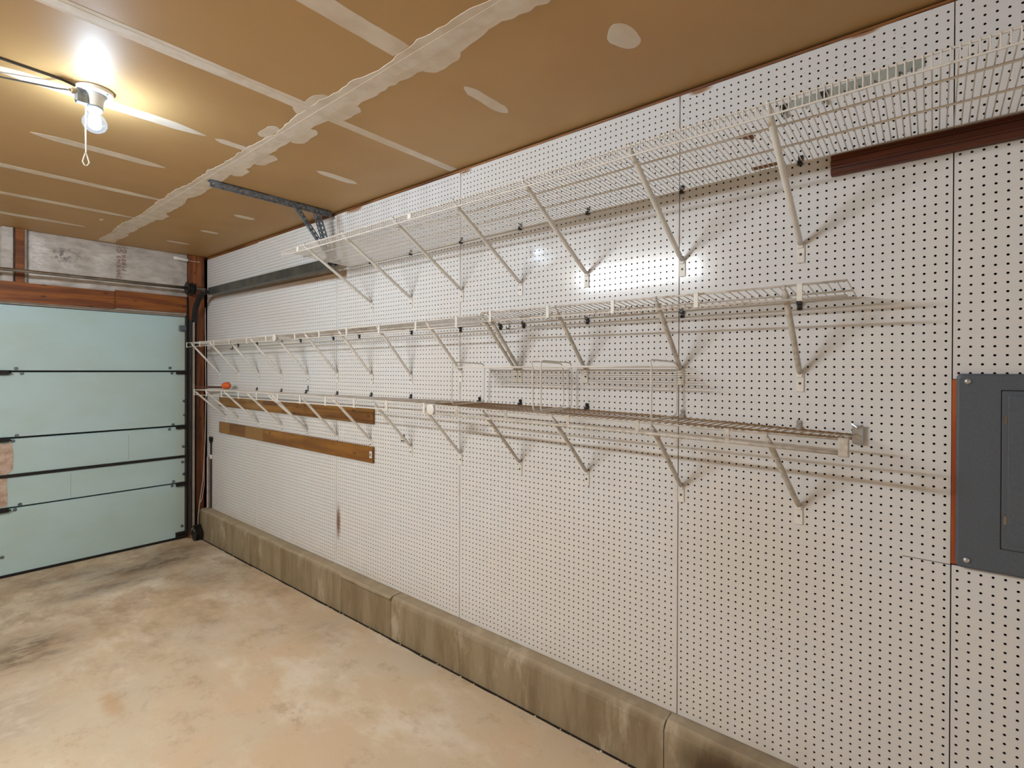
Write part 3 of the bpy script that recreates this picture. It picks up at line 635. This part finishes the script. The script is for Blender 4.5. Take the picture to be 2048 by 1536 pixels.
def shelf(label, loc_y, y0, y1, xf, ztop, zlow, zback, pitch, rod_x, lip, mats, single=(9, -9), rail_r=.003, low_r=.003, yb0=None, group='white wire shelves on the pegboard'):
    """wire shelf; ztop/zlow/zback are tables (y, z) for the front top rail, the front lower rail and the back rail"""
    t = thing('wire_shelf', label, 'shelf', (XW, (y0+y1)/2, lin(zback, (y0+y1)/2)), group)
    yb0 = y0 if yb0 is None else yb0
    def rail(nm, x, tab, r, m, ya, yb):
        pts = [(x, y, lin(tab, y)) for y in np.linspace(ya, yb, max(2, int((yb-ya)/.4)+2))]
        return make(nm, MB().tube(pts, r, 8), MAT[m], t, True)
    rail('front_rail', xf, ztop, rail_r, mats[0], y0, y1); rail('lower_rail', xf, zlow, low_r, mats[0], y0, y1)
    rail('back_rail', XW-.004, zback, rail_r*.9, mats[1], yb0, y1)
    for fx in rod_x:
        tab = [(y, lin(zback, y)*(1-fx)+lin(ztop, y)*fx-.0045) for y in np.linspace(y0, y1, 8)]
        rail('support_rod', (XW-.004)*(1-fx)+xf*fx, tab, .0032, mats[1], y0, y1)
    many = MB(); n = int(round((y1-y0)/pitch))
    for k in range(n+1):
        y = y0+.002+(y1-y0-.004)*k/n; zt, zb = lin(ztop, y)+rail_r, lin(zback, y)+.0035
        pts = [(XW-.004, y, zb), (xf, y, zt)]
        if lip: pts = [(XW-.004, y, zb), (xf-.001, y, zt), (xf-.0035, y, zt-.004), (xf-.0035, y, lin(zlow, y)+.003), (xf, y-.003, lin(zlow, y)-.001)]
        if single[0] <= y <= single[1]: make('deck_wire', MB().tube(pts, .0017, 5), MAT[mats[2]], t)
        else: many.tube(pts, .0017, 5)
    if many.v: tag(make('deck_wires', many, MAT[mats[2]], t), kind='stuff')
    return t
def straps(t, ys, xf, ztop, zlow, m='plastic', w_=.0075):
    for y in ys:
        make('strap', MB().bbox(xf-.006, xf-.0028, y-w_, y+w_, lin(zlow, y)-.004, lin(ztop, y)+.004, .001, 'x').bbox(xf-.006, xf+.006, y-w_, y+w_, lin(ztop, y)+.003, lin(ztop, y)+.0055, .001, 'z').bbox(xf-.006, xf+.006, y-w_, y+w_, lin(zlow, y)-.0055, lin(zlow, y)-.003, .001, 'z'), MAT[m], t)
# top shelf
T_top = [(-1.2, .724), (.35, .7215), (.6, .724), (1.22, .712), (3.06, .713)]; T_low = [(-1.2, .692), (.35, .689), (1.2, .685), (3.06, .683)]; T_back = [(-1.2, .712), (.3, .708), (.75, .699), (1.6, .695), (2.4, .688), (3.06, .688)]
top = shelf('long deep wire shelf up under the ceiling with a hanging front lip', 1, -1.0, 3.055, -.465, T_top, T_low, T_back, .0162, (.37, .70), True, ('wire_white', 'wire_white', 'wire_white'), (-.27, .78))
for yw, zw in ((.351, .429), (.761, .429), (1.195, .430), (1.571, .426), (1.980, .430), (2.408, .426), (2.802, .429)):
    brace(top, yw, zw, yw, -.460, lin(T_top, yw)-.006, MAT['plastic'], True, .0098)
for y in (.353, .763, 1.188, 1.572, 1.984, 2.408, 2.81): clip(top, y, lin(T_back, y), True)
for y in (2.86, 1.85): make('lip_tie', MB().bbox(-.473, -.470, y-.012, y+.012, lin(T_low, y)+.002, lin(T_top, y)-.002, .001, 'x'), MAT['plastic'], top)
# middle row: three shelves end to end
M_top = [(.19, .2585), (.35, .256), (1.62, .262), (1.74, .2545), (3.6, .236), (5.33, .2345)]; M_low = [(.19, .2145), (.35, .215), (1.6, .222), (1.74, .2115), (3.6, .2005), (5.33, .198)]; M_back = [(.18, .237), (1.0, .234), (1.6, .232), (2.4, .236), (3.0, .233), (5.33, .221)]
WM = ('wire_mid', 'wire_mid', 'wire_mid')
midA = shelf('nearest narrow wire shelf of the middle row, slightly tilted, above the two wire racks', 1, .190, 1.612, -.24, M_top, M_low, M_back, .0254, (.5,), False, WM, (.1, 1.7), .0032, .0036)
M_top2 = [(1.60, .2505), (3.6, .236), (5.33, .2345)]; M_low2 = [(1.60, .2075), (3.6, .2005), (5.33, .198)]
midB = shelf('central narrow wire shelf of the middle row, dusty deck', 1, 1.616, 3.615, -.24, M_top2, M_low2, M_back, .0254, (.5,), False, ('wire_white', 'wire_mid', 'wire_mid'), (1.5, 2.0))
midC = shelf('far narrow wire shelf of the middle row, reaching past the corner post', 1, 3.622, 5.335, -.24, M_top2, M_low2, M_back, .0254, (.5,), False, ('wire_white', 'wire_white', 'wire_white'))
straps(midA, (.310, .620, .935, 1.235, 1.555), -.24, M_top, M_low); straps(midB, (1.775, 2.075, 2.39, 2.71, 3.02, 3.33), -.24, M_top2, M_low2); straps(midC, (3.75, 4.07, 4.385, 4.70, 5.01, 5.325), -.24, M_top2, M_low2)
make('joint_cap', MB().lathe((-.250, 3.60, .219), [(.024, 0), (.026, -.006), (.018, -.010), (.006, -.012)], 14, 'x'), MAT['plastic'], midB)
for t, ws in ((midA, ((.351, -.010), (.764, .004), (1.198, .003), (1.573, -.001))), (midB, ((1.600, -.001), (1.987, -.006), (2.404, -.032), (2.797, -.035), (3.197, -.030), (3.594, -.045))), (midC, ((4.0, -.045), (4.396, -.04), (4.796, -.04), (5.213, -.045)))):
    tt = M_top if t is midA else M_top2
    for yw, zw in ws: brace(t, yw, zw, yw+(.006 if yw > 1.58 else 0), -.238, lin(tt, yw)-.012, MAT['plastic' if yw > 1.9 else 'grimy'])
for t, ys_ in ((midA, (.353, .760, 1.19, 1.55)), (midB, (1.70, 1.988, 2.40, 2.935, 3.25)), (midC, (3.70, 4.0, 4.43, 4.8))):
    for y in ys_: clip(t, y, lin(M_back, y)-.004, False)
# bottom row: two shelves
B_top = [(.187, -.193), (.38, -.193), (.75, -.187), (1.19, -.185), (1.57, -.181), (1.91, -.1745)]; B_low = [(.187, -.233), (.38, -.228), (.75, -.224), (1.91, -.219)]; B_back = [(.18, -.205), (.36, -.199), (.76, -.184), (1.2, -.178), (1.91, -.174), (2.4, -.178), (3.2, -.184), (3.6, -.187), (5.06, -.19)]
botA = shelf('rusty brown wire shelf of the bottom row carrying the two wire racks', 1, .187, 1.905, -.27, B_top, B_low, B_back, .0254, (.5,), False, ('grimy', 'wire_rust', 'wire_rust'), (.1, 2.0), .0032, .0062)
B_top2 = [(1.92, -.1745), (2.96, -.173), (4.2, -.180), (5.06, -.191)]; B_low2 = [(1.92, -.216), (2.96, -.222), (5.06, -.231)]
botB = shelf('dusty wire shelf of the bottom row nearer the garage door, over two pine boards', 1, 1.938, 5.065, -.27, B_top2, B_low2, B_back, .0254, (.5,), False, ('wire_white', 'wire_mid', 'wire_mid'), (1.9, 2.3))
straps(botA, (.508, .818, 1.113, 1.436, 1.74), -.27, B_top, B_low, 'grimy'); straps(botB, (1.973, 2.279, 2.585, 2.891, 3.202, 3.509, 3.831, 4.138, 4.459, 4.77, 5.05), -.27, B_top2, B_low2)
make('end_strap', MB().bbox(-.279, -.266, .180, .206, -.242, -.188, .003, 'x'), MAT['grimy'], botA)
make('rod_end_cap', MB().lathe((-.276, 1.915, -.198), [(.020, 0), (.027, -.003), (.027, -.008), (.012, -.012)], 18, 'x').bbox(-.276, -.262, 1.900, 1.925, -.215, -.180, .002, 'x'), MAT['plastic'], botA)
for yw, zw, yt, t in ((.352, -.462, .392, 0), (.761, -.455, .765, 0), (1.190, -.453, 1.19, 0), (1.571, -.457, 1.572, 0), (1.985, -.458, 1.992, 1), (2.403, -.46, 2.41, 1), (2.81, -.455, 2.815, 1), (3.195, -.464, 3.2, 1), (3.592, -.466, 3.6, 1), (3.60, -.45, 3.66, 1), (3.995, -.448, 4.0, 1), (4.4, -.458, 4.41, 1), (4.794, -.447, 4.80, 1), (5.07, -.446, 5.06, 1)):
    brace(botB if t else botA, yw, zw, yt, -.266, lin(B_top2 if t else B_top, yt)-.012, MAT['plastic' if t else 'grimy'])
for y, m in ((.186, 'chrome'), (.353, 'chrome'), (.757, 'chrome'), (1.19, 'black'), (1.57, 'black'), (1.844, 'black')): clip(botA, y, lin(B_back, y)+.004, True, m)
for y in (2.404, 2.80, 3.20, 3.62, 4.0, 4.43): clip(botB, y, lin(B_back, y)+.004, True)
make('end_clip', MB().bbox(-.020, -.0004, .170, .200, -.232, -.176, .003, 'x').tube([(-.018, .172, -.172), (-.024, .186, -.180), (-.018, .2, -.170)], .004, 6), MAT['chrome'], botA)

# ================================================================== WIRE RACKS ON THE BOTTOM SHELF
def rack(label, ya, yb, xf, xb, zt, deck, tilt=0):
    zf, zbk = lin(B_top, (ya+yb)/2)+.010, lin(B_back, (ya+yb)/2)+.009
    t = thing('wire_rack', label, 'rack', ((xf+xb)/2, (ya+yb)/2, zf), 'white wire racks on the bottom shelf')
    for y, s in ((ya, 1), (yb, -1)):
        zf_, zb_ = lin(B_top, y)+.0085, lin(B_back, y)+.0085; yo = y-s*tilt
        pts = [(xf-.006, y+s*.003, zt+.020), (xf, y, zt-.002), (xf, yo, zf_+.016), (xf+.008, yo, zf_+.003), (xf+.02, yo, zf_), (xb-.02, yo, zb_), (xb-.008, yo, zb_+.004), (xb, yo, zb_+.016), (xb, y, zt-.006), (xb-.004, y+s*.001, zt+.008), (xb-.014, y+s*.003, zt+.018), (xb-.03, y+s*.003, zt+.020), (xf+.01, y+s*.003, zt+.025), (xf-.006, y+s*.003, zt+.020)]
        make('end_frame', MB().tube(pts, .0031, 8), MAT['wire_white'], t, True)
    for x in (xf, xb): make('top_rail', MB().tube([(x, ya, zt), (x, yb, zt-.001)], .0028, 8), MAT['wire_white'], t, True)
    for x in np.linspace(xf, xb, deck+2)[1:-1]: make('deck_wire', MB().tube([(x, ya-.002, zt+.003), (x, yb+.002, zt+.002)], .0022, 6), MAT['wire_white'], t)
    return t
rack('white wire rack on the bottom shelf, the one touching the middle of three braces', 1.298, 1.782, -.262, -.035, .010, 8, .004)
rack('white wire rack on the bottom shelf, standing on the rusty right-hand half', .770, 1.254, -.262, -.032, .0125, 8, 0)

# ================================================================== BOARDS, RAIL, PANEL, SMALL THINGS
tag(make('pine_board', MB().bbox(-.019, -.0003, 2.768, 5.185, -.602, -.500, .002, 'x'), MAT['wood_board']), 'knotty varnished pine board screwed to the pegboard, the lower and fully visible one', 'board', 'pine boards under the bottom shelf')
tag(make('pine_board', MB().bbox(-.019, -.0003, 2.765, 5.183, -.352, -.256, .002, 'x'), MAT['wood_board']), 'knotty varnished pine board partly hidden behind the shelf braces', 'board', 'pine boards under the bottom shelf')
bpy.data.objects['pine_board'].rotation_euler = (0, 0, 0)
hk = thing('board_bracket', 'small white bracket at the near end of the lower pine board', 'bracket', (-.02, 2.775, -.55))
make('bracket_plate', MB().bbox(-.0225, -.0195, 2.770, 2.795, -.572, -.528, .001, 'x'), MAT['plastic'], hk); make('bracket_slot', MB().bbox(-.026, -.0226, 2.776, 2.787, -.560, -.540, .001, 'x'), MAT['shaft'], hk)
prof = [(0, .636), (-.022, .636), (-.027, .641), (-.027, .652), (-.022, .656), (-.022, .662), (-.028, .667), (-.028, .678), (-.021, .683), (-.021, .689), (-.026, .692), (-.024, .698), (0, .700)]
tag(make('wood_moulding', MB().prism([(x-.0004, z+.002) for x, z in prof], -1.25, .262, 'y'), MAT['wood_dark']), 'dark mahogany grooved moulding fixed under the back of the top shelf', 'moulding')
rl = thing('tool_rail', 'thin gray-green tool rail with hooks on the wall above the top shelf', 'rail', (-.003, .22, .90))
def zr(y): return .930-.0495*(y-.025)
fixn(make('rail_strip', slab(.025, zr(.025), .42, zr(.42), -.0035, -.0004, -.016, .014), MAT['strip'], rl))
for y in (.405, .285): make('rail_hook', MB().bbox(-.012, -.0035, y-.011, y+.011, zr(y)-.004, zr(y)+.010, .002, 'x').tube([(-.010, y, zr(y)), (-.014, y, zr(y)-.022), (-.018, y, zr(y)-.034), (-.028, y, zr(y)-.028)], .0045, 6), MAT['black'], rl)
for y in (.345, .23, .19, .15, .085, .055): make('rail_prong', MB().tube([(-.004, y, zr(y)-.010), (-.012, y, zr(y)-.016), (-.014, y, zr(y)-.026)], .0028, 5), MAT['steel'], rl)
# breaker panel
pn = thing('breaker_panel', 'blue-gray steel electrical breaker panel set into the pegboard', 'electrical panel', (-.012, -.235, -.56))
py0, py1, pz0, pz1 = -.415, -.052, -.562, -.0065
def rounded(y0, y1, z0, z1, r, n=5):
    o = []
    for (cy, cz, a) in ((y1-r, z1-r, 0), (y0+r, z1-r, 90), (y0+r, z0+r, 180), (y1-r, z0+r, 270)):
        for k in range(n+1): t = math.radians(a+90*k/n); o.append((cy+r*math.cos(t), cz+r*math.sin(t)))
    return o
def plate(y0, y1, z0, z1, r, xb, xf, bev):
    a = rounded(y0, y1, z0, z1, r); b = rounded(y0+bev, y1-bev, z0+bev, z1-bev, r); n = len(a); mb = MB()
    vs = [(xb, *p) for p in a]+[(xf+bev*.6, *p) for p in a]+[(xf, *p) for p in b]
    fs = [(i, (i+1) % n, n+(i+1) % n, n+i) for i in range(n)]+[(n+i, n+(i+1) % n, 2*n+(i+1) % n, 2*n+i) for i in range(n)]+[tuple(range(2*n, 3*n)), tuple(range(n-1, -1, -1))]
    return mb.add(vs, fs)
fixn(make('cover', plate(py0, py1, pz0, pz1, .012, .004, -.020, .006), MAT['gray'], pn))
make('door_groove', MB().box(-.0204, -.0195, -.330, -.1445, -.492, -.051), MAT['dark'], pn)
pd = fixn(make('panel_door', plate(-.328, -.1470, -.490, -.0535, .004, -.0200, -.0235, .0015), MAT['gray'], pn))
make('raised_field', plate(-.316, -.159, -.478, -.066, .004, -.0234, -.0248, .0015), MAT['gray'], pd)
for z in (-.133, -.41): make('panel_hinge', MB().bbox(-.0245, -.0202, -.1575, -.1515, z-.012, z+.012, .001, 'x'), MAT['shaft'], pd)
make('door_latch', MB().bbox(-.027, -.0236, -.320, -.300, -.29, -.25, .001, 'x'), MAT['gray'], pd)
for y in (-.0755, -.3915):
    for z in (-.0285, -.5385): make('cover_screw', MB().lathe((-.020, y, z), [(.0085, 0), (.008, -.003), (.005, -.0055), (.0015, -.0062)], 14, 'x'), MAT['chrome'], pn, True)
make('panel_box', MB().box(.006, .048, -.40, -.075, -.55, -.03), MAT['blacksteel'], pn)
# wrench hanging near the corner
wr = thing('wrench', 'long dark wrench-headed bar leaning on the pegboard beside the corner post', 'wrench', (-.012, 5.40, -1.0))
make('handle', MB().bbox(-.014, -.005, 5.392, 5.410, -1.352, -.715, .003, 'x'), MAT['blacksteel'], wr)
make('jaw', MB().prism([(5.39, -.72), (5.372, -.70), (5.366, -.672), (5.380, -.660), (5.384, -.69), (5.402, -.70), (5.42, -.69), (5.424, -.66), (5.437, -.672), (5.432, -.70), (5.412, -.72)], -.016, -.004, 'x'), MAT['blacksteel'], wr)
make('grip_wrap', MB().bbox(-.017, -.003, 5.387, 5.415, -.875, -.835, .003, 'x'), MAT['plastic'], wr)
rd = make('pipe', MB().tube([(-.022, 5.445, -.86), (-.022, 5.445, -1.355)], .009, 10), MAT['pinkcord']); tag(rd, 'slim pale pipe standing on the curb beside the wrench-headed bar', 'pipe')
# tool lying at the far end of the bottom shelf
br_ = thing('brush', 'dark stick with a bright orange end lying on the far end of the bottom shelf', 'brush', (-.12, 5.0, -.18))
make('stick', MB().tube([(-.17, 5.30, -.172), (-.12, 5.05, -.170), (-.10, 4.86, -.166)], .009, 8), MAT['wood_dark'], br_)
make('orange_end', MB().tube([(-.10, 4.872, -.160), (-.098, 4.85, -.154), (-.094, 4.80, -.150), (-.092, 4.77, -.152)], [.016, .030, .032, .018], 10), MAT['red'], br_, True)
for k, (y, z, lab) in enumerate(((3.595, -.155, 'black peg hook sticking up from the pegboard behind the bottom shelf'), (4.93, .185, 'small black peg hook under the far shelf of the middle row'), (1.645, .214, 'bright zinc peg hook with a black tip under the nearest middle shelf'), (2.47, -.425, 'tiny dark peg stub beside the third brace below the bottom shelf'))):
    h = thing('peg_hook', lab, 'hook', (-.005, y, z))
    make('hook_back', MB().bbox(-.005, -.0004, y-.004, y+.004, z-.012, z+.030, .001, 'x'), MAT['chrome' if k == 2 else 'black'], h)
    make('hook_arm', MB().tube([(-.004, y, z-.006), (-.018, y, z-.010), (-.024, y, z-.002)], .003, 6), MAT['black'], h)
# cardboard scraps caught on the top shelf
sc_ = make('leaf_scrap', MB().add([(-.30, .482, .722), (-.27, .470, .728), (-.255, .44, .722), (-.28, .425, .725), (-.30, .45, .730), (-.29, .455, .7235)], [(0, 1, 5), (1, 2, 5), (2, 3, 5), (3, 4, 5), (4, 0, 5)]), MAT['wood_plate']); tag(sc_, 'curled brown scrap caught between the wires of the top shelf', 'scrap')
sc_ = make('paper_scrap', MB().bbox(-.045, -.02, .41, .50, .7115, .7155, .001, 'z'), MAT['wood_plate']); tag(sc_, 'torn brown scrap at the back of the top shelf by a wall clip', 'scrap')
